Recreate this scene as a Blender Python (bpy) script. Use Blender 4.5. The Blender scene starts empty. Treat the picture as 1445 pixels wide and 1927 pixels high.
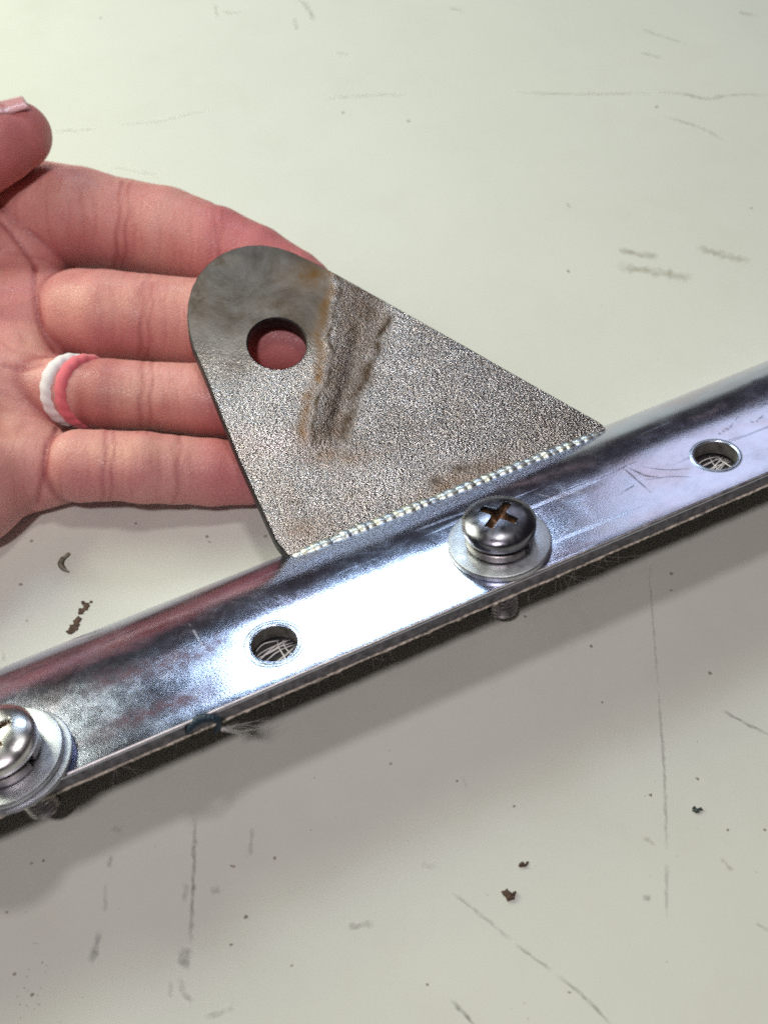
import bpy, bmesh, math, random
import numpy as np
from mathutils import Vector, Matrix
random.seed(7); RNG = np.random.default_rng(7)
C = bpy.context.scene.collection
S = bpy.context.scene
MM = 0.001
# ------------------------------------------------------------------ camera
TILT = math.radians(36.0); DIST = 232.0; FPX = 2326.0
W, H = 1445.0, 1927.0
ct, st = math.cos(TILT), math.sin(TILT)
CX = np.array([1, 0, 0.]); CY = np.array([0, ct, st]); CZ = np.array([0, -st, ct])
CAM = np.array([0, 0, 14.0]) + DIST * CZ
cd = bpy.data.cameras.new('camera'); cam = bpy.data.objects.new('camera', cd); C.objects.link(cam)
cam.location = CAM * MM; cam.rotation_euler = (TILT, 0, 0)
cd.sensor_fit = 'VERTICAL'; cd.sensor_height = 24.0; cd.lens = 12.0 / (H / 2 / FPX)
cd.clip_start = 0.01; cd.clip_end = 20
cd.dof.use_dof = True; cd.dof.focus_distance = 0.228; cd.dof.aperture_fstop = cd.lens / 2.0
S.camera = cam

def ray(px, py):
    d = CX * ((px - W / 2) / FPX) + CY * (-(py - H / 2) / FPX) - CZ
    return d
def at(px, py, z):                       # where the line of sight through a photo pixel meets height z (mm)
    d = ray(px, py); t = (z - CAM[2]) / d[2]
    return CAM + t * d
def onp(px, py, P, n):
    d = ray(px, py); t = np.dot(np.asarray(P) - CAM, n) / np.dot(d, n)
    return CAM + t * d
def proj(P):
    q = np.asarray(P) - CAM
    x = q @ CX; y = q @ CY; z = -(q @ CZ)
    return np.stack([W / 2 + FPX * x / z, H / 2 - FPX * y / z], -1)
def depth(P): return float(-((np.asarray(P) - CAM) @ CZ))
def nrm(v): v = np.asarray(v, float); return v / np.linalg.norm(v)

# ------------------------------------------------------------------ light
wd = bpy.data.worlds.new('World'); S.world = wd; wd.use_nodes = True
bg = wd.node_tree.nodes['Background']; bg.inputs[0].default_value = (0.92, 0.76, 0.84, 1); bg.inputs[1].default_value = 0.034
S.cycles.use_denoising = False; S.cycles.use_adaptive_sampling = False; S.cycles.filter_width = 1.75; S.cycles.sample_clamp_indirect = 3.0
S.view_settings.view_transform = 'Standard'; S.view_settings.look = 'None'
S.view_settings.exposure = 0.12; S.view_settings.gamma = 1.0
def area(name, loc, target, size, power, col, size_y=None, shape='DISK'):
    l = bpy.data.lights.new(name, 'AREA'); l.shape = shape; l.size = size * MM
    if size_y: l.shape = 'RECTANGLE'; l.size_y = size_y * MM
    l.energy = power; l.color = col
    o = bpy.data.objects.new(name, l); C.objects.link(o)
    loc = np.asarray(loc, float); o.location = loc * MM
    d = Vector(np.asarray(target, float) - loc); o.rotation_euler = d.to_track_quat('-Z', 'Y').to_euler()
    return o
# lamp over the photographer's left shoulder: fairly small, gives the crisp shadows
area('shoulder_lamp', nrm((-0.15, -0.42, 0.90)) * 900, (0, 0, 0), 75, 2.85, (1.0, 0.89, 0.93))
# wide ceiling panel beyond and to the left of the table
area('ceiling_panel', (-440, 262, 300), (-40, 20, 0), 300, 2.9, (0.95, 1.0, 0.79), 300, 'RECTANGLE')

area('overhead_lamp', np.array([-18., -33, 22]) + nrm((0.05, 0.235, 0.968)) * 330, (-20, 0, 20), 42, .21, (1.0, 0.97, 0.92))

# ------------------------------------------------------------------ materials
class NT:
    def __init__(s, name):
        s.m = bpy.data.materials.new(name); s.m.use_nodes = True
        s.t = s.m.node_tree; s.b = s.t.nodes['Principled BSDF']; s.o = s.t.nodes['Material Output']
        s.tc = s.t.nodes.new('ShaderNodeTexCoord').outputs['Object']
    def n(s, typ, **kw):
        nd = s.t.nodes.new(typ)
        for k, v in kw.items():
            if k.startswith('_'): setattr(nd, k[1:], v)
        return nd
    def link(s, a, b): s.t.links.new(a, b)
    def vec(s, scale=(1, 1, 1), rot=(0, 0, 0)):
        mp = s.n('ShaderNodeMapping'); s.link(s.tc, mp.inputs[0]); mp.inputs['Scale'].default_value = scale; mp.inputs['Rotation'].default_value = rot
        return mp.outputs[0]
    def noise(s, scale, detail=4, rough=.55, vec=None, dist=0):
        nd = s.n('ShaderNodeTexNoise'); s.link(vec or s.tc, nd.inputs['Vector'])
        nd.inputs['Scale'].default_value = scale; nd.inputs['Detail'].default_value = detail
        nd.inputs['Roughness'].default_value = rough; nd.inputs['Distortion'].default_value = dist
        return nd.outputs['Fac']
    def voro(s, scale, feature='F1', vec=None, out='Distance'):
        nd = s.n('ShaderNodeTexVoronoi'); nd.feature = feature; s.link(vec or s.tc, nd.inputs['Vector']); nd.inputs['Scale'].default_value = scale
        return nd.outputs[out]
    def ramp(s, fac, stops):
        r = s.n('ShaderNodeValToRGB'); s.link(fac, r.inputs[0]); e = r.color_ramp.elements
        while len(e) < len(stops): e.new(.5)
        for el, (p, c) in zip(e, stops):
            el.position = p; el.color = (c, c, c, 1) if not isinstance(c, tuple) else (*c, 1)
        return r.outputs[0]
    def mix(s, fac, a, b, blend='MIX'):
        m = s.n('ShaderNodeMix'); m.data_type = 'RGBA'; m.blend_type = blend
        for sock, v in ((m.inputs[0], fac), (m.inputs[6], a), (m.inputs[7], b)):
            if isinstance(v, (int, float)): sock.default_value = v
            elif isinstance(v, tuple): sock.default_value = (*v, 1)
            else: s.link(v, sock)
        return m.outputs[2]
    def math(s, op, a, b=0.0):
        m = s.n('ShaderNodeMath'); m.operation = op; m.use_clamp = False
        for sock, v in ((m.inputs[0], a), (m.inputs[1], b)):
            if isinstance(v, (int, float)): sock.default_value = v
            else: s.link(v, sock)
        return m.outputs[0]
    def attr(s, name):
        a = s.n('ShaderNodeAttribute'); a.attribute_name = name; return a.outputs['Fac']
    def bump(s, h, dist, strength=1.0, prev=None):
        b = s.n('ShaderNodeBump'); s.link(h, b.inputs['Height']); b.inputs['Distance'].default_value = dist; b.inputs['Strength'].default_value = strength
        if prev is not None: s.link(prev, b.inputs['Normal'])
        return b.outputs[0]
    def set(s, **kw):
        for k, v in kw.items():
            sock = s.b.inputs[k.replace('_', ' ')]
            if isinstance(v, (int, float)): sock.default_value = v
            elif isinstance(v, tuple): sock.default_value = (*v, 1) if len(v) == 3 and sock.type == 'RGBA' else v
            else: s.link(v, sock)
        return s

def mat_simple(name, col, rough=.5, metal=0.0, var=.25, scale=400, bump=0.0):
    t = NT(name); f = t.noise(scale, 5)
    dark = tuple(c * (1 - var) for c in col); lite = tuple(min(1, c * (1 + var)) for c in col)
    t.set(Base_Color=t.mix(t.ramp(f, [(.3, 0.), (.7, 1.)]), dark, lite), Metallic=metal,
          Roughness=t.ramp(t.noise(scale * 1.7, 4), [(.3, max(.02, rough - .08)), (.7, min(1, rough + .1))]))
    if bump: t.set(Normal=t.bump(f, bump * MM))
    return t.m

# painted table
t = NT('painted_table')
blot = t.ramp(t.noise(14, 5, .6), [(.3, 0.), (.75, 1.)])
col = t.mix(blot, (0.60, 0.62, 0.545), (0.645, 0.66, 0.59))
grime = t.ramp(t.noise(45, 8, .7, dist=.4), [(.5, 0.), (.8, .22)])
col = t.mix(grime, col, (0.50, 0.48, 0.40))
sp = t.ramp(t.voro(230), [(.0, .35), (.035, .25), (.06, 0.)])
sp = t.math('MULTIPLY', sp, t.ramp(t.noise(60, 2), [(.5, 0.), (.62, 1.)]))
col = t.mix(sp, col, (0.25, 0.21, 0.16))
t.set(Base_Color=col, Roughness=t.ramp(t.noise(60, 6), [(.3, .42), (.7, .58)]), Specular_IOR_Level=.35,
      Normal=t.bump(t.noise(1500, 3), .03 * MM, .5, t.bump(t.noise(160, 3), .05 * MM, .6)))
M_table = t.m

# zinc plated steel (bar): thin bluish / straw passivation, smudged
t = NT('zinc_plated_steel')
hue = t.noise(75, 4, .6, vec=t.vec((.55, 1, 1)), dist=.6)
col = t.mix(t.ramp(hue, [(.32, 0.), (.52, 1.)]), (0.58, 0.53, 0.63), (0.61, 0.665, 0.83))
col = t.mix(t.ramp(t.noise(70, 7, .7, vec=t.vec((.7, 1, 1))), [(.56, 0.), (.72, .25)]), col, (0.78, 0.78, 0.58))
col = t.mix(t.ramp(t.noise(120, 9, .78, vec=t.vec((.6, 1, 1)), dist=.3), [(.46, 0.), (.70, .32)]), col, (0.45, 0.30, 0.36))
r1 = t.ramp(t.noise(130, 8, .75, dist=.2), [(.35, .13), (.5, .17), (.68, .26)])
scr = t.ramp(t.noise(420, 3, .5, vec=t.vec((.04, 1, 1), (0, 0, .5)), dist=.1), [(.62, 0.), (.66, 1.)])
rr = t.math('ADD', r1, t.math('MULTIPLY', scr, .16))
b = t.bump(t.noise(2600, 3, .6), .016 * MM, .8)
b = t.bump(t.noise(95, 2), .10 * MM, .14, b)
b = t.bump(scr, .01 * MM, .7, b)
t.set(Base_Color=col, Metallic=1.0, Roughness=rr, Normal=b)
M_zinc = t.m

# bare weathered steel plate: attributes grain (gritty 0..1) and rust (brown burn 0..1)
t = NT('gritty_steel')
g = t.attr('grain'); ru = t.attr('rust'); dk = t.attr('soot')
base = t.mix(t.ramp(t.noise(60, 6, .65), [(.3, 0.), (.7, 1.)]), (0.30, 0.288, 0.275), (0.56, 0.54, 0.52))
base = t.mix(t.math('MULTIPLY', t.ramp(t.noise(90, 6, .7, dist=.5), [(.45, 0.), (.68, 1.)]), .28), base, (0.36, 0.25, 0.16))
nf = t.ramp(t.noise(260, 6, .75), [(.34, .25), (.62, 1.)])
base = t.mix(t.math('SUBTRACT', 1.0, g), base, t.mix(t.ramp(t.noise(75, 7, .7, dist=.6), [(.38, 0.), (.62, 1.)]), (0.17, 0.14, 0.105), (0.33, 0.315, 0.29)))
base = t.mix(t.math('MULTIPLY', ru, nf), base, (0.21, 0.105, 0.03))
base = t.mix(t.math('MULTIPLY', dk, nf), base, (0.095, 0.066, 0.042))
peb = t.voro(2600, 'SMOOTH_F1', vec=None)
peb2 = t.noise(3600, 2, .6)
hgt = t.math('MULTIPLY', t.math('ADD', t.math('MULTIPLY', peb, .6), t.math('MULTIPLY', peb2, .8)), g)
b = t.bump(hgt, .22 * MM, .8)
b = t.bump(t.noise(70, 2), .12 * MM, .2, b)
rg = t.math('ADD', t.ramp(t.noise(180, 6, .7), [(.3, .17), (.7, .25)]), t.math('MULTIPLY', t.math('SUBTRACT', t.math('ADD', t.math('ADD', dk, ru), 1.0), g), .14))
t.set(Base_Color=base, Metallic=1.0, Roughness=rg, Normal=b)
M_plate = t.m
M_cut = mat_simple('plate_cut_edge', (0.05, 0.047, 0.047), .5, .9, .4, 900, .05)
M_lip = mat_simple('lip_highlight', (0.66, 0.64, 0.65), .42, 1.0, .2, 300, .02)  # brighter steel: the highlight along the lip is put into the colour
M_edge = mat_simple('sheared_steel_edge', (0.17, 0.16, 0.185), .5, 1.0, .45, 700, .08)
M_rim = mat_simple('pressed_rim', (0.60, 0.66, 0.78), .28, 1.0, .2, 300, .03); M_wall = mat_simple('hole_wall', (0.20, 0.19, 0.18), .5, .7, .4, 600, .05)
M_weld = None
t = NT('weld_bead'); f = t.noise(500, 4)
t.set(Base_Color=t.mix(t.ramp(f, [(.4, 0.), (.6, 1.)]), (0.50, 0.53, 0.57), (0.72, 0.71, 0.58)), Metallic=1.0, Roughness=.36, Normal=t.bump(t.noise(1200, 3), .04 * MM, .5))
M_weld = t.m
M_head = mat_simple('dark_stainless', (0.21, 0.21, 0.245), .27, 1.0, .3, 330, .05)
M_headb = mat_simple('bright_stainless', (0.58, 0.57, 0.58), .27, 1.0, .25, 260, .05)
M_recess = mat_simple('grimy_recess', (0.24, 0.145, 0.085), .5, .8, .5, 900, .12)
M_spring = mat_simple('spring_steel', (0.42, 0.40, 0.39), .33, 1.0, .3, 500, .03)
M_wash = mat_simple('washer_steel', (0.52, 0.54, 0.58), .42, 1.0, .15, 330, .02)
M_thread = mat_simple('thread_steel', (0.72, 0.69, 0.68), .33, 1.0, .3, 500, .03)
M_web = mat_simple('webbing', (0.52, 0.47, 0.40), .9, 0, .75, 900, .2)
M_fibre = mat_simple('white_fibre', (0.72, 0.71, 0.69), .7, 0, .15, 900)
M_hair = mat_simple('fine_hair', (0.40, 0.36, 0.33), .5, 0, .2, 900)
M_teal = mat_simple('teal_thread', (0.006, 0.024, 0.042), .55, 0, .5, 1500, .1)
M_crumb = mat_simple('brown_crumb', (0.09, 0.055, 0.035), .8, 0, .5, 900, .2)
M_speck = mat_simple('grey_speck', (0.30, 0.27, 0.22), .8, 0, .5, 300, .1)
M_flake = mat_simple('olive_flake', (0.20, 0.18, 0.13), .7, 0, .4, 500, .1)
M_gcrumb = mat_simple('grey_green_crumb', (0.06, 0.085, 0.075), .7, 0, .5, 900, .2)
M_nail = None
t = NT('thumb_nail'); e = t.attr('free')
t.set(Base_Color=t.mix(e, (0.53, 0.27, 0.285), (0.62, 0.43, 0.42)), Roughness=.25, Specular_IOR_Level=.6, Subsurface_Weight=.3, Subsurface_Radius=(1, .4, .3), Subsurface_Scale=.0008,
      IOR=1.5)
M_nail = t.m
def rope_mat(name, col):
    t = NT(name); f = t.noise(1800, 4, .7)
    t.set(Base_Color=t.mix(f, tuple(c * .8 for c in col), tuple(min(1, c * 1.1) for c in col)), Roughness=.8, Sheen_Weight=.3, Normal=t.bump(f, .08 * MM, .7), Specular_IOR_Level=.2)
    return t.m
M_rwhite = rope_mat('white_cord', (0.80, 0.76, 0.76)); M_rpink = rope_mat('coral_pink_cord', (0.72, 0.16, 0.19))
# skin
t = NT('skin')
fl = t.attr('flush'); cr = t.attr('crease'); pl = t.attr('pale')
mot = t.ramp(t.noise(150, 5, .65), [(.3, 0.), (.7, 1.)])
col = t.mix(mot, (0.59, 0.262, 0.228), (0.68, 0.335, 0.29))
col = t.mix(t.math('MULTIPLY', pl, .75), col, (0.66, 0.375, 0.275))
col = t.mix(t.math('MULTIPLY', fl, .85), col, (0.50, 0.135, 0.145))
col = t.mix(t.math('MULTIPLY', t.ramp(t.noise(55, 4, .6, dist=.5), [(.42, 0.), (.66, 1.)]), .5), col, (0.54, 0.17, 0.165))
col = t.mix(t.math('MULTIPLY', cr, .8), col, (0.30, 0.055, 0.06))  # dark red for skin folds and for painted shade between fingers
wr = t.voro(1700, 'DISTANCE_TO_EDGE', vec=t.vec((.55, 1.0, 1.0)))
fl_ = t.ramp(t.noise(330, 3, .6, vec=t.vec((2.2, .25, .25), (0, 0, .15)), dist=.6), [(.56, 0.), (.66, 1.)])
col = t.mix(t.math('MULTIPLY', fl_, .22), col, (0.40, 0.10, 0.10))
col = t.mix(t.math('MULTIPLY', t.ramp(t.voro(900, 'DISTANCE_TO_EDGE', vec=t.vec((.6, 1, 1))), [(0., 1.), (.10, 0.)]), .12), col, (0.38, 0.10, 0.10))
b = t.bump(t.ramp(wr, [(0., 0.), (.12, 1.)]), .05 * MM, .7)
b = t.bump(t.noise(520, 5, .65), .14 * MM, .5, b)
lines = t.noise(330, 3, .5, vec=t.vec((1.6, .12, .12), (0, 0, .15)), dist=.4)
b = t.bump(lines, .10 * MM, .35, b)
t.set(Base_Color=col, Roughness=t.ramp(t.noise(300, 4), [(.3, .34), (.7, .52)]), Specular_IOR_Level=.45, Subsurface_Weight=.22, Subsurface_Radius=(1.0, .35, .2), Subsurface_Scale=.0022, Normal=b)
M_skin = t.m
def mark_mat(name, col, amt):
    t = NT(name); a = t.attr('fade')
    nz = t.ramp(t.noise(420, 6, .75, dist=.5), [(.33, 0.), (.62, 1.)])
    al = t.math('MULTIPLY', t.math('MULTIPLY', a, nz), amt)
    t.set(Base_Color=col, Roughness=.6, Specular_IOR_Level=.3, Alpha=al)
    return t.m

# ------------------------------------------------------------------ helpers
def mesh_obj(name, verts, faces, mat, parent=None, origin=(0, 0, 0), frame=None, smooth=True, angle=None, attrs=None, mats=None, fmat=None):
    """verts in mm world space; object placed at origin (mm), optional local axes frame (3x3, columns)"""
    v = np.asarray(verts, float) - np.asarray(origin, float)
    R = np.eye(3) if frame is None else np.asarray(frame, float)
    v = (v @ R) * MM
    me = bpy.data.meshes.new(name); me.from_pydata(v.tolist(), [], [tuple(int(i) for i in f) for f in faces]); me.update()
    for m in (mats or [mat]): me.materials.append(m)
    if fmat is not None: me.polygons.foreach_set('material_index', np.asarray(fmat, np.int32))
    if smooth:
        me.polygons.foreach_set('use_smooth', np.ones(len(me.polygons), bool))
        if angle: me.set_sharp_from_angle(angle=math.radians(angle))
    for k, a in (attrs or {}).items():
        at_ = me.attributes.new(k, 'FLOAT', 'POINT'); at_.data.foreach_set('value', np.asarray(a, np.float32))
    o = bpy.data.objects.new(name, me); C.objects.link(o)
    M = Matrix([[*R[i], 0] for i in range(3)] + [[0, 0, 0, 1]]); M.translation = Vector(np.asarray(origin, float) * MM)
    o.matrix_world = M
    if parent is not None:
        bpy.context.view_layer.update()
        o.parent = parent; o.matrix_parent_inverse = parent.matrix_world.inverted()
    return o
def thing(name, label, cat, origin, group=None):
    o = bpy.data.objects.new(name, None); C.objects.link(o); o.location = np.asarray(origin, float) * MM
    o.empty_display_size = .01
    bpy.context.view_layer.update()
    return tag(o, label, cat, group)
def tag(o, label, cat, group=None, kind=None):
    o['label'] = label; o['category'] = cat
    if group: o['group'] = group
    if kind: o['kind'] = kind
    return o
def tube(pts, rads, seg=8, caps=True):
    pts = np.asarray(pts, float); n = len(pts)
    rads = np.full(n, rads, float) if np.isscalar(rads) else np.asarray(rads, float)
    T = np.gradient(pts, axis=0); T /= np.linalg.norm(T, axis=1)[:, None] + 1e-9
    up = np.array([0, 0, 1.]) if abs(T[0][2]) < .9 else np.array([0, 1., 0])
    vs, fs = [], []
    for i in range(n):
        a = np.cross(up, T[i]); a /= np.linalg.norm(a) + 1e-9; b_ = np.cross(T[i], a); up = b_
        for k in range(seg):
            an = 2 * math.pi * k / seg
            vs.append(pts[i] + rads[i] * (math.cos(an) * a + math.sin(an) * b_))
    for i in range(n - 1):
        for k in range(seg):
            k2 = (k + 1) % seg
            fs.append((i * seg + k, i * seg + k2, (i + 1) * seg + k2, (i + 1) * seg + k))
    if caps:
        fs.append(tuple(range(seg))[::-1]); fs.append(tuple((n - 1) * seg + k for k in range(seg)))
    return vs, fs
def join(parts):
    V, F = [], []
    for v, f in parts:
        o = len(V); V += list(v); F += [tuple(i + o for i in q) for q in f]
    return V, F
def lathe(profile, P, a, u, n, seg=64, closed=True, mod=None):
    """profile [(r, h)] turned about axis n at P"""
    V, F = [], []; m = len(profile)
    for k in range(seg):
        an = 2 * math.pi * k / seg; d = math.cos(an) * a + math.sin(an) * u
        for r, h in profile: V.append(P + d * r + n * h)
    for k in range(seg):
        k2 = (k + 1) % seg
        for j in range(m - 1 if not closed else m):
            j2 = (j + 1) % m
            F.append((k * m + j, k2 * m + j, k2 * m + j2, k * m + j2))
    return V, F
def sstep(a, b_, x):
    q = np.clip((x - a) / (b_ - a), 0, 1); return q * q * (3 - 2 * q)
def catmull(P, n):
    P = np.asarray(P, float); Q = np.vstack([2 * P[0] - P[1], P, 2 * P[-1] - P[-2]]); out = []
    for i in range(len(P) - 1):
        p0, p1, p2, p3 = Q[i:i + 4]
        for k in range(n):
            s = k / n
            out.append(.5 * ((2 * p1) + (-p0 + p2) * s + (2 * p0 - 5 * p1 + 4 * p2 - p3) * s * s + (-p0 + 3 * p1 - 3 * p2 + p3) * s ** 3))
    out.append(P[-1]); return np.array(out)

# ------------------------------------------------------------------ table
tb = [(-900, -700, 0), (900, -700, 0), (900, 900, 0), (-900, 900, 0), (-900, -700, -25), (900, -700, -25), (900, 900, -25), (-900, 900, -25)]
table = mesh_obj('table_top', tb, [(0, 1, 2, 3), (7, 6, 5, 4), (0, 4, 5, 1), (1, 5, 6, 2), (2, 6, 7, 3), (3, 7, 4, 0)], M_table, smooth=False)
table['kind'] = 'structure'
MK = {}
mark_i = [0]
def mark(pts, w, amt=.4, col=(0.20, 0.17, 0.13), name='scuff'):
    key = (round(amt, 2), col)
    if key not in MK: MK[key] = mark_mat('mark_%d' % len(MK), col, min(1, amt * .68))
    g = [at(x, y, 0.0) for x, y in pts]
    P = catmull(g, max(3, int(np.linalg.norm(g[-1] - g[0]) / 1.0 / max(1, len(g) - 1)) + 1)) if len(g) > 1 else np.array([g[0] - [w * .04, 0, 0], g[0], g[0] + [w * .04, 0, 0]])
    n = len(P); T = np.gradient(P, axis=0); T /= np.linalg.norm(T, axis=1)[:, None] + 1e-9
    N = np.stack([-T[:, 1], T[:, 0], 0 * T[:, 0]], 1)
    mark_i[0] += 1; z = .02 + .004 * (mark_i[0] % 9)
    V, A, F = [], [], []
    for i in range(n):
        s = i / (n - 1); hw = w * .06 * (.65 + .7 * random.random()); jit = (random.random() - .5) * w * .03
        end = min(1, 4 * min(s, 1 - s) + (.0)) ** .7
        for q, f in ((-1, 0), (-.45, .75), (0, 1), (.45, .75), (1, 0)):
            p = P[i] + N[i] * (q * hw + jit); V.append((p[0], p[1], z)); A.append(f * end)
    for i in range(n - 1):
        for k in range(4): F.append((i * 5 + k, i * 5 + k + 1, (i + 1) * 5 + k + 1, (i + 1) * 5 + k))
    return mesh_obj(name, V, F, MK[key], table, origin=(*P[n // 2][:2], 0), attrs={'fade': A})
BR = (0.31, 0.265, 0.18); GY = (0.13, 0.12, 0.115); BL = (0.13, 0.13, 0.16)
for pts, w, amt, col, nm in [
    ([(965, 174), (1080, 177), (1225, 176)], 10, .38, BR, 'stain'), ([(1236, 173), (1290, 178), (1330, 186), (1380, 178), (1445, 179)], 11, .6, BR, 'stain'),
    ([(1245, 218), (1310, 238), (1362, 264)], 10, .42, BR, 'scuff'), ([(1208, 56), (1290, 84)], 8, .35, GY, 'scuff'), ([(1203, 98), (1246, 110)], 9, .4, GY, 'scuff'),
    ([(1388, 24), (1424, 29)], 11, .7, BR, 'stain'), ([(845, 15), (876, 22)], 10, .4, GY, 'scuff'), ([(1160, 470), (1200, 478), (1240, 484)], 22, .6, BR, 'stain'),
    ([(1158, 500), (1230, 512), (1305, 524)], 30, .5, BR, 'stain'), ([(1308, 466), (1360, 480), (1412, 494)], 28, .48, BR, 'stain'),
    ([(404, 8), (411, 32)], 9, .5, BR, 'stain'), ([(420, 22), (440, 24), (458, 20)], 11, .5, BR, 'stain'), ([(560, -5), (582, 20), (590, 40)], 16, .5, BR, 'stain'), ([(552, 32), (560, 58)], 10, .5, BR, 'stain'),
    ([(100, 247), (140, 246), (180, 242)], 10, .35, BR, 'stain'), ([(225, 234), (300, 228), (400, 204)], 10, .25, BR, 'stain'), ([(610, 186), (690, 180), (765, 178)], 9, .35, BR, 'stain'),
    ([(205, 314), (300, 330)], 12, .15, BR, 'stain'), ([(630, 98), (660, 104)], 14, .2, GY, 'stain'),
    ([(1220, 1058), (1228, 1170), (1237, 1290)], 5, .34, GY, 'scratch'), ([(1237, 1295), (1246, 1400), (1251, 1500), (1253, 1602)], 6, .5, GY, 'scratch'), ([(1253, 1622), (1254, 1732)], 6, .38, GY, 'scratch'),
    ([(1358, 1337), (1400, 1360), (1450, 1384)], 7, .6, GY, 'scratch'), ([(848, 1678), (905, 1722), (965, 1772)], 6, .35, GY, 'scratch'), ([(970, 1776), (1040, 1830)], 6, .5, GY, 'scratch'), ([(1045, 1832), (1110, 1886), (1150, 1932)], 6, .5, GY, 'scratch'),
    ([(848, 1880), (895, 1932)], 6, .75, GY, 'scratch'), ([(1208, 1688), (1226, 1691)], 8, .8, GY, 'scuff'), ([(1210, 1574), (1234, 1592)], 9, .5, BR, 'scuff'), ([(1355, 1612), (1378, 1640)], 8, .45, BR, 'scuff'),
    ([(1420, 1735), (1450, 1755)], 7, .4, GY, 'scratch'), ([(367, 1538), (364, 1650), (358, 1780)], 8, .6, GY, 'scratch'), ([(355, 1782), (344, 1824)], 17, .65, GY, 'scuff'), ([(340, 1838), (347, 1870), (364, 1886)], 11, .4, GY, 'scuff'), ([(322, 1845), (320, 1880)], 8, .35, GY, 'scuff'),
    ([(189, 1752), (180, 1785), (171, 1814)], 13, .62, BL, 'scuff'), ([(211, 1608), (205, 1634)], 10, .6, GY, 'scuff'), ([(200, 1660), (197, 1720)], 7, .25, GY, 'scuff'), ([(475, 1555), (471, 1612)], 7, .35, GY, 'scratch'), ([(655, 1742), (672, 1742), (705, 1741)], 13, .6, GY, 'scuff'),
    ([(385, 1912), (415, 1908), (442, 1894)], 9, .4, GY, 'scuff'), ([(396, 1680), (415, 1670)], 14, .45, GY, 'scuff'), ([(350, 1660), (348, 1700)], 10, .35, GY, 'scuff'), ([(210, 1560), (232, 1562)], 12, .35, GY, 'scuff'),
    ([(868, 1460), (880, 1485)], 6, .25, GY, 'scuff'), ([(790, 1630), (825, 1628)], 14, .2, GY, 'scuff'), ([(1065, 380), (1072, 392)], 10, .5, GY, 'scuff'), ([(200, 1235), (205, 1250)], 6, .5, BR, 'scuff'), ([(6, 1225), (9, 1245)], 6, .5, BR, 'scuff'),
]: mark(pts, w, amt, col, nm)
# specks too many to count
parts = []
def blob(P, r, hgt, n=9, rings=3, seed=0):
    rg = random.Random(seed); V = []; F = []
    rad = [r * (.6 + .8 * rg.random()) for _ in range(n)]
    for j in range(rings):
        q = j / rings
        for k in range(n):
            a = 2 * math.pi * k / n
            V.append((P[0] + rad[k] * math.cos(a) * (1 - q * q) * 1.15, P[1] + rad[k] * math.sin(a) * (1 - q * q), P[2] + hgt * (q ** .6) * (.7 + .5 * rg.random())))
    V.append((P[0], P[1], P[2] + hgt))
    for j in range(rings - 1):
        for k in range(n): F.append((j * n + k, j * n + (k + 1) % n, (j + 1) * n + (k + 1) % n, (j + 1) * n + k))
    for k in range(n): F.append(((rings - 1) * n + k, (rings - 1) * n + (k + 1) % n, rings * n))
    return V, F
spots = [(768, 228, 5), (645, 212, 5), (1234, 201, 5), (1413, 392, 5), (1068, 510, 6), (190, 34, 4), (1132, 1322, 3), (967, 1517, 4), (1223, 1496, 4), (1311, 1465, 4), (735, 1437, 3.5), (860, 1470, 3), (1368, 1562, 3.5), (1438, 1562, 3.5), (804, 1853, 3), (1070, 1867, 3), (60, 1625, 4), (82, 1620, 3), (28, 1833, 4), (61, 1872, 4), (13, 1717, 3), (517, 1615, 4), (438, 1630, 5), (462, 1726, 4), (435, 1778, 3.5), (549, 1817, 3), (987, 1160, 4), (1262, 1080, 5), (1112, 1216, 5), (1335, 1267, 5), (1262, 1111, 4), (395, 1020, 4), (257, 985, 4), (60, 1018, 4), (40, 1100, 4), (390, 1010, 4), (500, 1010, 4), (52, 1168, 3)]
for i in range(90):
    x, y = random.random() * W, (random.random() ** .7) * H
    spots.append((x, y, .5 + 1.1 * random.random() ** 2))
for i in range(30): spots.append((random.gauss(70, 35), random.gauss(1870, 40), .6 + 1.0 * random.random()))
for i, (x, y, r) in enumerate(spots):
    parts.append(blob(at(x, y, 0), r * .075, r * .03, 7, 2, i))
V, F = join(parts); o = mesh_obj('dust_specks', V, F, M_speck); o['kind'] = 'stuff'; o['label'] = 'tiny dark specks scattered over the pale table'
def crumb(name, label, cat, items, mat, hgt, group=None):
    c = at(items[0][0], items[0][1], 0); parts = [blob(at(x, y, .01), r * .1, hgt * (.6 + .6 * random.random()), 12, 4, int(x * 7 + y)) for x, y, r in items]
    V, F = join(parts); o = mesh_obj(name, V, F, mat, origin=c); tag(o, label, cat, group)
GR = 'crumbs of dirt lying on the table'
crumb('dirt_crumb', 'long dark brown crumb of dirt on the table left of the rail', 'crumb', [(140, 1180, 8.5), (133, 1189, 6), (148, 1165, 5.5), (154, 1150, 6.5), (164, 1140, 5), (172, 1133, 2.5), (157, 1134, 4), (145, 1172, 6.5), (160, 1146, 4.5)], M_crumb, .4, GR)
crumb('dirt_crumb', 'biggest round brown crumb on the table below the rail', 'crumb', [(954, 1683, 7.5), (958, 1690, 5.5), (967, 1682, 3.5), (965, 1690, 2.5)], M_crumb, .9, GR)
crumb('dirt_crumb', 'small reddish brown crumb just above the biggest round crumb', 'crumb', [(982, 1628, 4.5), (991, 1624, 3), (987, 1629, 2.5)], M_crumb, .6, GR)
crumb('dirt_crumb', 'dark grey green crumb on the table right of the long scratch', 'crumb', [(1310, 1526, 5.5), (1317, 1523, 3), (1305, 1521, 2.5)], M_gcrumb, .7, GR)
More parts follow.
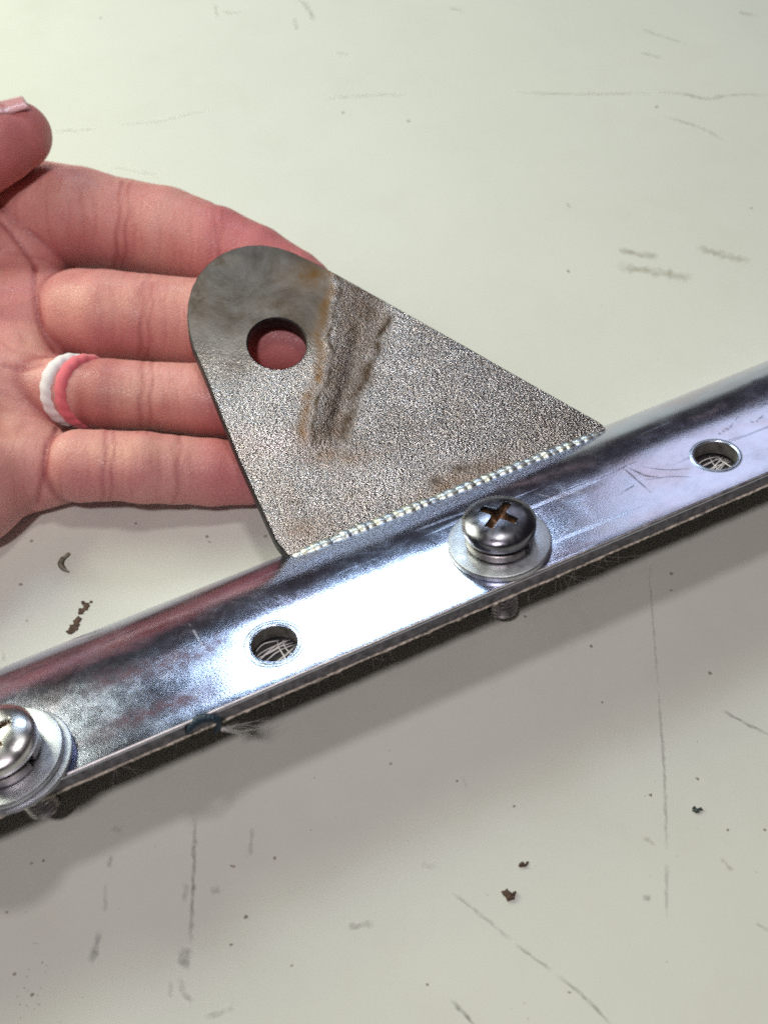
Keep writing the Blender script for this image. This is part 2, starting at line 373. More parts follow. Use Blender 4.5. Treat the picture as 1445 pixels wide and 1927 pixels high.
# curled flake
fp = catmull([at(x, y, 0) for x, y in [(133, 1044), (119, 1052), (114, 1062), (120, 1072), (131, 1078)]], 6)
fw = np.sin(np.linspace(.25, math.pi - .1, len(fp))) * 1.0
V, F = [], []
for i, p in enumerate(fp):
    d = nrm(p - at(136, 1064, 0)) if True else 0
    V += [p + d * fw[i] * .5 + [0, 0, .15], p + [0, 0, .9 + .2 * math.sin(i)], p - d * fw[i] * .8 + [0, 0, .2], p + [0, 0, .04]]
for i in range(len(fp) - 1):
    for k in range(4): F.append((i * 4 + k, i * 4 + (k + 1) % 4, i * 4 + 4 + (k + 1) % 4, i * 4 + 4 + k))
tag(mesh_obj('dry_flake', V, F, M_flake, origin=at(123, 1062, 0)), 'curled olive brown crescent flake on the table below the little finger', 'flake')

# ------------------------------------------------------------------ the rail
ZE = 22.0
E0, E1 = at(0, 1513, ZE), at(1445, 891, ZE)
A = nrm(E1 - E0); UH = np.cross([0, 0, 1.], A)         # UH: horizontal, away from camera
al = math.radians(12); Nn = nrm(np.array([0, 0, 1.]) * math.cos(al) + UH * math.sin(al)); U = np.cross(Nn, A)
TH = 2.9
B0 = E0 - A * 60; LEN = np.linalg.norm(E1 - E0) + 130
FR = np.stack([A, U, Nn], 1)
def curve(L, s0=13.0, n=60, end=72.0):
    """flat, then a bend that tightens gradually: lists of u, n, tangent angle"""
    t_ = np.linspace(0, 1, n); ph = np.radians(end) * t_ ** 1.35; ds = L / (n - 1)
    u = s0 + np.r_[0, np.cumsum(np.cos((ph[1:] + ph[:-1]) / 2) * ds)]; h = -np.r_[0, np.cumsum(np.sin((ph[1:] + ph[:-1]) / 2) * ds)]
    return u, h, ph
def reach(L):
    u, h, ph = curve(L); T = math.radians(42); return (u * math.cos(T) + h * math.sin(T)).max()
BL_ = min(np.linspace(15, 45, 301), key=lambda L: abs(reach(L) - 20.9))
CU, CH, CP = curve(BL_)
def sect(deg, off=0.0):                       # point of the bend where the skin has turned by deg: (u, n)
    a = math.radians(deg); return float(np.interp(a, CP, CU)) - off * math.sin(a), float(np.interp(a, CP, CH)) - off * math.cos(a)
def prof(off):
    p = [(0, -off)] + [(q, -off) for q in np.linspace(.5, CU[0], 8)]
    return p + [(u - off * math.sin(a), h - off * math.cos(a)) for u, h, a in zip(CU[1::2], CH[1::2], CP[1::2])]
outer, inner = prof(0), prof(TH)
# small rounded lip at the near edge
outer = [(.5 - .5 * math.cos(math.radians(q)), -.5 + .5 * math.sin(math.radians(q))) for q in range(0, 91, 15)] + outer[2:]
inner = [(0, -TH + .3), (.3, -TH)] + inner[1:]
sec = outer + inner[::-1]; m = len(sec)
ns = 90; V = []; F = []; fm = []
for i in range(ns + 1):
    s = LEN * i / ns
    for (q, h) in sec: V.append(B0 + A * s + U * q + Nn * h)
for i in range(ns):
    for j in range(m):
        j2 = (j + 1) % m; F.append((i * m + j, (i + 1) * m + j, (i + 1) * m + j2, i * m + j2))
        fm.append(1 if j >= len(outer) - 1 else (2 if 1 <= j < 5 else 0))  # underside dark like the edge, its colour deepening the shade below the rail
F.append(tuple(range(m))); fm.append(1); F.append(tuple(ns * m + j for j in range(m))[::-1]); fm.append(1)
bracket = thing('bracket', 'bright zinc plated rail with a rough triangular steel lug welded along its back edge', 'bracket', E0 * .5 + E1 * .5 - [0, 0, ZE])
rail = mesh_obj('rail', V, F, None, bracket, origin=B0, frame=FR, angle=35, mats=[M_zinc, M_edge, M_lip], fmat=fm)
rail['label'] = 'smooth zinc plated rail with bluish sheen'
def top(px, py): return onp(px, py, E0, Nn)
HOLES = [(516, 1211, 4.05, 5.35), (1346, 857, 4.05, 4.9)]
bpy.context.view_layer.update()
cutters = []
for px, py, r, ro in HOLES:
    P = top(px, py); V, F = lathe([(r, 3), (r, -TH - 3)], P, A, U, Nn, 48, closed=False)
    n2 = len(V) // 2; F.append(tuple(2 * k for k in range(n2))[::-1]); F.append(tuple(2 * k + 1 for k in range(n2)))
    c = mesh_obj('cutter', V, F, M_edge); bm = bmesh.new(); bm.from_mesh(c.data); bmesh.ops.recalc_face_normals(bm, faces=bm.faces); bm.to_mesh(c.data); bm.free(); cutters.append(c)
bm = bmesh.new(); bm.from_mesh(rail.data); bmesh.ops.recalc_face_normals(bm, faces=bm.faces); bm.to_mesh(rail.data); bm.free()
for c in cutters:
    md = rail.modifiers.new('b', 'BOOLEAN'); md.object = c; md.operation = 'DIFFERENCE'; md.solver = 'EXACT'
dg = bpy.context.evaluated_depsgraph_get(); nm = bpy.data.meshes.new_from_object(rail.evaluated_get(dg)); rail.modifiers.clear(); rail.data = nm
nm.set_sharp_from_angle(angle=math.radians(35)); nm.name = 'rail'
for c in cutters: bpy.data.objects.remove(c)
for px, py, r, ro in HOLES:
    P = top(px, py)
    pr = [(r - .03, -TH), (r - .03, -.2), (r + .02, .0), (r + .14, .08), (r + .34, .12), (r + .55, .10), (r + .66, .04), (r + .78, .05), (ro - .15, .05), (ro, .0), (ro, -.1), (r + .2, -.3), (r + .1, -TH)]
    V, F = lathe(pr, P, A, U, Nn, 72); fm = [1 if (i % len(pr)) == 0 else 0 for i in range(len(F))]
    mesh_obj('hole_rim', V, F, None, bracket, origin=P, frame=FR, angle=50, mats=[M_rim, M_wall], fmat=fm)

# scratches on the rail face; broad dark strokes are painted reflections
M_tick = mark_mat('rail_dirt_and_reflection', (0.05, 0.045, 0.065), .75); M_lite = mark_mat('rail_scratch', (0.7, 0.72, 0.8), .5); M_refl_smear = mark_mat('rail_reflection_smear', (0.16, 0.12, 0.15), .5)
def rmark(pts, w, mat, name):
    g = []
    for x, y in pts:                      # lie on the skin: flat part or bend
        P = top(x, y); q = np.dot(P - E0, U)
        if q > CU[0] - .2:
            lo, hi = 0., 66.
            s = np.dot(P - E0, A)
            best = None
            for ph in np.linspace(0, 46, 93):
                a = math.radians(ph); q_, h_ = sect(ph); Q = E0 + U * q_ + Nn * h_
                pq = proj(Q + A * s)
                sx = s + (x - pq[0]) / 10 / A[0]; pq = proj(Q + A * sx)
                e = abs(pq[1] - y) + abs(pq[0] - x)
                if best is None or e < best[0]: best = (e, Q + A * sx, nrm(Nn * math.cos(a) + U * math.sin(a)))
            g.append((best[1], best[2]))
        else: g.append((P, Nn))
    P = catmull([q[0] for q in g], 6); n = len(P); NN = catmull([q[1] for q in g], 6); NN /= np.linalg.norm(NN, axis=1)[:, None]
    T = np.gradient(P, axis=0); T /= np.linalg.norm(T, axis=1)[:, None]; D = np.cross(NN, T)
    V, Aa, F = [], [], []
    mark_i[0] += 1
    for i in range(n):
        s = i / (n - 1); hw = w * .055 * (.7 + .5 * random.random()); end = min(1, 4 * min(s, 1 - s)) ** .6
        for q, f in ((-1, 0), (0, 1), (1, 0)): V.append(P[i] + D[i] * q * hw + NN[i] * (.035 + .004 * (mark_i[0] % 6))); Aa.append(f * end)
    for i in range(n - 1):
        for k in range(2): F.append((i * 3 + k, i * 3 + k + 1, i * 3 + k + 4, i * 3 + k + 3))
    mesh_obj(name, V, F, mat, bracket, origin=P[0], attrs={'fade': Aa})
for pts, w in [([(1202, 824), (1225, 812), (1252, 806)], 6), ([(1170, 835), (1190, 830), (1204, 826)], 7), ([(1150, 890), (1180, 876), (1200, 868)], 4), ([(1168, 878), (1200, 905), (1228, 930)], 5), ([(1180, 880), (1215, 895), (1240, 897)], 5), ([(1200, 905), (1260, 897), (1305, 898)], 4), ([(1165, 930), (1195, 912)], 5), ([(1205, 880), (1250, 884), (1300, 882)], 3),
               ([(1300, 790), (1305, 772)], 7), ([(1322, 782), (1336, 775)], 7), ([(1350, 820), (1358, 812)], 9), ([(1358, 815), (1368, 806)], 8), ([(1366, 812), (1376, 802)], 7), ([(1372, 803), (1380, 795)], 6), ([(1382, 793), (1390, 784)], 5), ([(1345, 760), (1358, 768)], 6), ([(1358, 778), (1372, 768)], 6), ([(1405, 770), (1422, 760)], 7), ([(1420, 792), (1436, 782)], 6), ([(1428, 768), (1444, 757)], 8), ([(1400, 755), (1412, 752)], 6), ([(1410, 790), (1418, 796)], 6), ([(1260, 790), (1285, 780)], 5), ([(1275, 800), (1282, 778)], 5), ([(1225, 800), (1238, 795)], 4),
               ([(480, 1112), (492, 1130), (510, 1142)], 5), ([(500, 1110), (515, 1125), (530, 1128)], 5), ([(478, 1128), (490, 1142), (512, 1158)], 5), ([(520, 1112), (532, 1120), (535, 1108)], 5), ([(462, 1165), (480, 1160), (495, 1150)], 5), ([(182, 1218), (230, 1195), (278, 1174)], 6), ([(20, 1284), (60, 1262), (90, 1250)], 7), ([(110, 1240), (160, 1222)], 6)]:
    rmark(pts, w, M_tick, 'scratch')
for pts, w in [([(326, 1246), (333, 1234), (331, 1222)], 4), ([(1000, 927), (1040, 936), (1065, 940)], 3), ([(1005, 952), (1050, 935), (1078, 925)], 2.5), ([(1090, 940), (1110, 957), (1120, 964)], 2.5), ([(1050, 922), (1070, 930), (1105, 926)], 3), ([(450, 1275), (465, 1290), (470, 1302)], 4), ([(362, 1313), (378, 1305)], 6), ([(520, 1168), (580, 1142), (650, 1118)], 2.5), ([(355, 1172), (372, 1200), (390, 1228)], 5), ([(360, 1328), (366, 1342)], 3), ([(235, 1385), (238, 1400)], 4)]:
    rmark(pts, w, M_lite, 'scratch')

rmark([(1385, 738), (1420, 722), (1462, 704)], 34, M_tick, 'reflection_smear')  # dark reflection at the far right end, painted with the dirt colour
M_refl_purple = mark_mat('rail_purple_reflection', (0.15, 0.07, 0.09), .7)  # purple-brown reflection of the hand, put into the colour
for pts, w, m_, in [([(930, 920), (1000, 905), (1060, 885), (1125, 872)], 34, M_refl_smear), ([(1020, 940), (1090, 925), (1150, 905)], 26, M_refl_smear), ([(1290, 795), (1330, 780), (1370, 760)], 26, M_refl_smear),  # painted dark reflections, mainly of the lug
                    ([(150, 1290), (260, 1262), (380, 1230), (460, 1190)], 60, M_refl_purple), ([(160, 1390), (260, 1350), (340, 1318), (420, 1290)], 50, M_refl_purple), ([(60, 1290), (180, 1240), (300, 1200)], 40, M_refl_purple)]:
    rmark(pts, w, m_, 'reflection_smear')

# ------------------------------------------------------------------ the lug (plate)
q_, h_ = sect(38)
Wline = E0 + U * q_ + Nn * h_
n0 = np.array([0.02, -math.sin(math.radians(14)), math.cos(math.radians(14))]); PN = nrm(n0 - A * np.dot(n0, A))
PA = A; PV = np.cross(PN, PA)
PP = Wline + PN * 2.7
out = [(545, 1046), (537, 1036), (529, 1034 - 6), (521, 1016), (502, 975), (483, 933), (451, 862), (430, 810), (409, 757), (392, 714), (378, 681), (366, 655), (358, 623), (355, 597), (357, 569), (364, 541), (378, 515), (397, 494), (418, 479), (441, 469), (466, 463), (492, 462), (520, 466), (546, 474), (593, 496), (650, 527), (715, 563), (780, 600), (866, 648), (955, 699), (1040, 747), (1123, 794), (1137, 804), (1136, 814), (1000, 870), (850, 931), (700, 992)]
def step_px(x, y):
    xa = np.interp(y, [480, 690, 850], [634, 612, 572]); xb = np.interp(y, [480, 575, 850], [752, 726, 640])
    sx = 1 - sstep(0, 1, (x - xa) / (xb - xa)); sy = 1 - sstep(800, 872, y); up = (1 - sstep(780, 850, y))
    d = 1.0 * sx * sy
    d = d + .04 * np.exp(-((x - xa - 8) / 9) ** 2) * up * sstep(520, 560, y) - .14 * np.exp(-((x - .6 * xb - .4 * xa) / 12) ** 2) * up * sstep(590, 640, y)
    return d
op = np.array([onp(x, y, PP + PN * float(step_px(np.array([x * 1.]), np.array([y * 1.]))[0]), PN) for x, y in out])
o2 = np.stack([(op - PP) @ PA, (op - PP) @ PV], 1)
hc = onp(522, 646, PP + PN * float(step_px(np.array([522.]), np.array([646.]))[0]), PN); h2 = np.array([(hc - PP) @ PA, (hc - PP) @ PV]); HR = 6.15
# resample outline evenly
cl = np.vstack([o2, o2[:1]]); dl = np.r_[0, np.cumsum(np.linalg.norm(np.diff(cl, axis=0), axis=1))]
NA = 720; ss = np.linspace(0, dl[-1], NA, endpoint=False)
oo = np.stack([np.interp(ss, dl, cl[:, k]) for k in (0, 1)], 1)
for _ in range(3): oo = .25 * np.roll(oo, 1, 0) + .5 * oo + .25 * np.roll(oo, -1, 0)
ang = np.arctan2(oo[:, 1] - h2[1], oo[:, 0] - h2[0])
hh = h2 + HR * np.stack([np.cos(ang), np.sin(ang)], 1)
NR = 118; TP = 3.0; BV = .28
def to3(q, h): return PP + q[:, :1] * PA + q[:, 1:] * PV + np.asarray(h).reshape(-1, 1) * PN
def joggle(q):
    pp = proj(to3(q, np.zeros(len(q)))); x, y = pp[:, 0], pp[:, 1]
    return step_px(x, y), x, y
rows = []
for f in np.linspace(0, 1, NR): rows.append(hh * (1 - f) + oo * f)
ctr = oo.mean(0)
V = []; ring_idx = []
allq = np.vstack(rows); dj, X, Y = joggle(allq)
def tab_mask(X, Y):
    w = 10 * np.sin(X * .05 + 1) + 8 * np.sin(X * .021 + Y * .04) + 5 * np.sin(Y * .09 - X * .07)
    q = np.interp(Y, [480, 690, 850], [634, 612, 572])
    return (1 - sstep(610, 765, Y + .2 * (X - 480) + w)) * (1 - sstep(-14, 6, X - q + .4 * w))
tab0 = tab_mask(X, Y)
gr0 = 1 - .95 * np.clip(tab0, 0, 1)
edge_f = np.ones((NR, NA)); edge_f[:2] = 0; edge_f[-2:] = 0
grid = RNG.normal(0, 1, (520, 520)); gq = (allq - allq.min(0)) / .30; gi = gq.astype(int); gf = gq - gi; gf = gf * gf * (3 - 2 * gf)
grit = (grid[gi[:, 0], gi[:, 1]] * (1 - gf[:, 0]) + grid[gi[:, 0] + 1, gi[:, 1]] * gf[:, 0]) * (1 - gf[:, 1]) + (grid[gi[:, 0], gi[:, 1] + 1] * (1 - gf[:, 0]) + grid[gi[:, 0] + 1, gi[:, 1] + 1] * gf[:, 0]) * gf[:, 1]
dj = dj + grit * .019 * gr0 * edge_f.ravel()
V3 = to3(allq, dj)
# push bevel rings
front = V3.copy().reshape(NR, NA, 3)
rim_o = np.vstack([oo]); 
def inset(q, c, d):
    t_ = np.roll(q, -1, 0) - np.roll(q, 1, 0); t_ /= np.linalg.norm(t_, axis=1)[:, None]
    nn = np.stack([t_[:, 1], -t_[:, 0]], 1)
    sgn = np.sign(((q - c) * nn).sum(1).mean()); return q + nn * sgn * d
ringlist = [front[i] for i in range(NR)]
d0, _, _ = joggle(oo); dh, _, _ = joggle(hh)
oo_b = inset(oo, ctr, BV); hh_b = h2 + (HR - BV) * np.stack([np.cos(ang), np.sin(ang)], 1)
rings = [to3(hh_b, dh - TP), to3(hh_b, dh - BV)] + ringlist + [to3(oo_b, d0 - BV), to3(oo_b, d0 - TP), to3(oo, d0 - TP - BV)]
# back face
back = [to3(rows[i], joggle(rows[i])[0] - TP - BV) for i in range(NR - 1, -1, -4)]
rings += back
R_ = np.array(rings); nr = len(R_); V = R_.reshape(-1, 3)
F = []; fm = []
for i in range(nr):
    i2 = (i + 1) % nr
    for k in range(NA):
        k2 = (k + 1) % NA
        F.append((i * NA + k, i * NA + k2, i2 * NA + k2, i2 * NA + k)); fm.append(1 if (i in (0, 1) or NR + 1 <= i) else 0)
q = np.stack([(V - PP) @ PA, (V - PP) @ PV], 1); pxy = proj(V); X, Y = pxy[:, 0], pxy[:, 1]
tab = tab_mask(X, Y)
xa = np.interp(Y, [480, 690, 850], [634, 612, 572]); xb = np.interp(Y, [480, 575, 850], [752, 726, 640])
up_ = 1 - sstep(800, 875, Y)
wv = 5 * np.sin(Y * .043) + 3 * np.sin(Y * .11 + 1)
rust = np.maximum(.95 * np.exp(-((X + wv - (xa - 12)) / 13) ** 2) * up_, .5 * sstep(0, 25, X - xa) * (1 - sstep(-10, 25, X - xb)) * up_)
rust = np.maximum(rust, .9 * np.exp(-((X - 590) / 60) ** 2 - ((Y - 520) / 28) ** 2)); rust = np.maximum(rust, .8 * np.exp(-((X - 880) / 100) ** 2 - ((Y - (905 - (X - 880) * .4)) / 30) ** 2))
rust = np.maximum(rust, .7 * np.exp(-((X - 640) / 60) ** 2 - ((Y - 860) / 20) ** 2))
xd = np.interp(Y, [500, 590, 690, 840], [760, 738, 692, 642])
soot = np.maximum(1.1 * np.exp(-((X + wv - (xa + 7)) / 6) ** 2) * up_, 1.15 * np.exp(-((X + wv * .7 - xd) / (9 + 5 * sstep(600, 800, Y))) ** 2) * sstep(575, 610, Y) * up_)
soot = np.maximum(soot, .8 * np.exp(-((X + wv - (xd - 32)) / 7) ** 2) * sstep(620, 680, Y) * up_); soot = np.maximum(soot, .8 * np.exp(-((X - (700 - (Y - 540) * .12)) / 5) ** 2) * sstep(530, 560, Y) * (1 - sstep(600, 670, Y)))
rust = np.maximum(rust, .5 * np.exp(-((X - 720) / 22) ** 2 - ((Y - 600) / 40) ** 2)); rust = np.maximum(rust, .45 * np.exp(-((X - 560) / 50) ** 2 - ((Y - 1000) / 26) ** 2))
soot = np.maximum(soot, .3 * sstep(0, 15, X - xa) * (1 - sstep(-10, 15, X - xb)) * up_)
soot = np.maximum(soot, 1.2 * np.exp(-((X - 372) / 20) ** 2 - ((Y - 560) / 60) ** 2)); soot = np.maximum(soot, 1.1 * np.exp(-((X - 415) / 35) ** 2 - ((Y - 490) / 14) ** 2))
soot = np.maximum(soot, 1.0 * np.exp(-((X - 525) / 48) ** 2 - ((Y - 574) / 14) ** 2)); soot = np.maximum(soot, .9 * np.exp(-((X - 815) / 16) ** 2 - ((Y - 905) / 9) ** 2))
soot = np.maximum(soot, .9 * np.exp(-((X - 870) / 35) ** 2 - ((Y - 880) / 8) ** 2)); soot = np.maximum(soot, .4 * np.exp(-((X - 700) / 40) ** 2 - ((Y - 640) / 40) ** 2))
lug = mesh_obj('lug_plate', V, F, None, bracket, origin=hc, frame=np.stack([PA, PV, PN], 1), angle=40, mats=[M_plate, M_cut], fmat=fm, attrs={'grain': 1 - .93 * np.clip(tab, 0, 1), 'rust': rust, 'soot': soot})
lug['label'] = 'rough bare steel triangular lug with a round hole and a burnt brown crease'

# weld bead between lug and rail
wl0 = onp(552, 1045, PP, PN); wl1 = onp(1136, 812, PP, PN)
wa = (wl0 - PP) @ PA; wb = (wl1 - PP) @ PA
V, F = [], []; ns = 420; seg = 14
nb = 36
for i in range(ns + 1):
    s = i / ns; fph = s * nb + .14 * math.sin(s * 31) + .05 * math.sin(s * 83); fr = fph % 1.0; ib = int(fph)
    rg = random.Random(ib * 13 + 5); amp = .55 + .8 * rg.random()
    ripple = (abs(math.sin(math.pi * fph)) ** .8) * .2 * amp
    base = wl0 * (1 - s) + wl1 * s
    rr = (1.42 + ripple + .08 * math.sin(s * 40) + .05 * math.sin(s * 97)) * min(1, 8 * min(s, 1 - s) + .55)
    skew = 1.3
    for k in range(seg):
        a_ = 2 * math.pi * k / seg
        d = math.cos(a_) * PV * 1.15 + math.sin(a_) * PN
        V.append(base - PV * 1.15 + PN * .45 + d * rr + PA * (math.cos(a_) ** 2) * skew * -.5)
for i in range(ns):
    for k in range(seg): F.append((i * seg + k, i * seg + (k + 1) % seg, (i + 1) * seg + (k + 1) % seg, (i + 1) * seg + k))
F.append(tuple(range(seg))[::-1]); F.append(tuple(ns * seg + k for k in range(seg)))
mesh_obj('weld_bead', V, F, M_weld, bracket, origin=wl0, frame=np.stack([PA, PV, PN], 1))
# smooth fillet run under the bead that flows into the rail
V, F = [], []; ns = 80; fs_ = 10
for i in range(ns + 1):
    s = i / ns; P1 = wl0 * (1 - s) + wl1 * s - PV * .9 - PN * 1.0
    sa = (P1 - E0) @ A
    q_, h_ = sect(26); P2 = E0 + A * sa + U * q_ + Nn * (h_ - .04)
    q_, h_ = sect(36); P3 = E0 + A * sa + U * q_ + Nn * h_
    for k in range(fs_ + 1):
        w = k / fs_; V.append((1 - w) ** 2 * (P1 + PN * .9) + 2 * w * (1 - w) * (P3 + .1 * PN) + w * w * P2)
for i in range(ns):
    for k in range(fs_): F.append((i * (fs_ + 1) + k, (i + 1) * (fs_ + 1) + k, (i + 1) * (fs_ + 1) + k + 1, i * (fs_ + 1) + k + 1))
mesh_obj('weld_fillet', V, F, M_zinc, bracket, origin=wl0, frame=FR)

# ------------------------------------------------------------------ webbing clamped below the rail
V, F = [], []; ns = 700
w1 = np.interp(np.arange(ns + 1), np.arange(0, ns + 8, 7), RNG.random((ns + 8) // 7 + (1 if (ns + 8) % 7 else 0))); w2 = RNG.random(ns + 1)
for i in range(ns + 1):
    s = LEN * i / ns; P = B0 + A * s; e = -.05 + .10 * w1[i]; e2 = .02 + .16 * w1[i] + .10 * w2[i] ** 3; hh_ = .35 + .25 * w1[(i * 3) % ns] + .2 * w2[i]
    V += [P - U * e + Nn * (-TH - .02), P - U * e2 + Nn * (-TH - .25), P - U * (e2 - .2) + Nn * (-TH - hh_), P + U * 7 + Nn * (-TH - .5), P + U * 7 + Nn * (-TH - .02)]
for i in range(ns):
    for k in range(5): F.append((i * 5 + k, (i + 1) * 5 + k, (i + 1) * 5 + (k + 1) % 5, i * 5 + (k + 1) % 5))
F.append((0, 1, 2, 3, 4)); F.append(tuple(ns * 5 + k for k in (4, 3, 2, 1, 0)))
webbing = mesh_obj('webbing', V, F, M_web, origin=B0, frame=FR, angle=30)
tag(webbing, 'frayed pale webbing band clamped under the zinc plated rail', 'webbing')
# seen through the holes: white threads over a near-black disc
for hi, (px, py, r, ro) in enumerate(HOLES):
    P = top(px, py) - Nn * (TH + .9)
    parts = []
    for k in range(15):
        a_ = random.uniform(-.16, .16) + (.25 if k % 7 else 1.5); off = random.uniform(-3.6, 3.6)
        d = A * math.cos(a_) + U * math.sin(a_); pn = -A * math.sin(a_) + U * math.cos(a_)
        L = math.sqrt(max(.3, 4.2 ** 2 - off ** 2))
        bow = random.uniform(.05, .4)
        pts = [P + pn * (off + .5 * math.sin(q * 2.2 + k)) + d * (q * L) + Nn * (.15 + bow * (1 - q * q)) for q in np.linspace(-1, 1, 7)]
        parts.append(tube(pts, [.05, .09, .11, .12, .11, .09, .05], 6))
    V, F = join(parts); o = mesh_obj('loose_threads', V, F, M_fibre, webbing, origin=P); o['kind'] = 'stuff'
    o['label'] = 'white threads crossing inside the rail hole'
    V, F = lathe([(0.02, .03), (5.6, .03)], P, A, U, Nn, 32, closed=False)
    mesh_obj('dark_disc', V, F, mat_simple('dark_disc', (0.03, 0.03, 0.03), .9, 0, .4, 1500, .2), webbing, origin=P)
# whiskers along the frayed edge
parts = []
def whisk(px, py, n, L, spread, r=.017):
    for k in range(n):
        x = px + random.gauss(0, spread); y = 1513 - (x) * .4303
        sx = np.dot(top(x, y) - E0, A); P = E0 + A * sx - Nn * (TH + .5 + .3 * random.random())
        d = nrm(-U * random.uniform(.5, 1.2) + A * random.uniform(-1, 1) + Nn * random.uniform(-.5, .1)); l = L * random.uniform(.4, 1.3)
        cv = nrm(np.array([random.gauss(0, 1), random.gauss(0, 1), random.gauss(0, .4)])) * random.uniform(.1, .6) * l
        pts = [P + d * l * q + cv * q * q for q in np.linspace(0, 1, 9)]
        parts.append(tube(pts, np.linspace(r, r * .4, 9), 4))
whisk(1060, 0, 12, 8, 45); whisk(1150, 0, 5, 4, 40); whisk(930, 0, 5, 5, 20); whisk(700, 0, 4, 4, 20); whisk(220, 0, 4, 5, 15); whisk(560, 0, 3, 2, 60); whisk(700, 0, 18, .8, 400)
V, F = join(parts); o = mesh_obj('edge_whiskers', V, F, M_hair, webbing, origin=E0); o['kind'] = 'stuff'
# white tuft
parts = []
base = onp(418, 1371, E0 - U * .3 - Nn * 3, Nn)
for k in range(26):
    tx, ty = 470 + random.gauss(5, 12), 1371 + random.gauss(0, 11) - (8 if k % 3 == 0 else 0)
    if k < 3: tx, ty = 512, 1347 + 8 * k
    e = at(tx, ty, 11 + random.uniform(-2, 2)); mid = (base + e) / 2 + np.array([0, random.uniform(-.8, .4), random.uniform(-.6, .8)])
    parts.append(tube(catmull([base + RNG.normal(0, .15, 3), mid, e], 5), np.linspace(.055, .02, 11), 4))
V, F = join(parts); o = mesh_obj('white_tuft', V, F, M_fibre, webbing, origin=base); o['kind'] = 'stuff'; o['label'] = 'tuft of white fibres sticking out below the rail edge'
# teal thread loop over the edge
lo = [(352, 1381, -2.6, .2), (356, 1374, -1.0, .35), (366, 1362, -.1, .5), (376, 1354, .35, .62), (388, 1351, .45, .62), (400, 1352, .3, .5), (410, 1355, -.3, .42), (413, 1362, -1.4, .38), (409, 1372, -2.6, .3), (404, 1380, -3.4, .15)]
pts = [onp(x, y, E0 + Nn * h, Nn) for x, y, h, r in lo]; rd = [r * 1.25 for *_, r in lo]
Pc = catmull(pts, 6); Rc = np.interp(np.linspace(0, 1, len(Pc)), np.linspace(0, 1, len(rd)), rd) * (1 + .12 * np.sin(np.arange(len(Pc)) * 1.9))
V, F = tube(Pc, Rc, 10); tag(mesh_obj('teal_thread', V, F, M_teal, origin=pts[0]), 'dark teal scrap of thread looped over the near edge of the rail', 'thread')

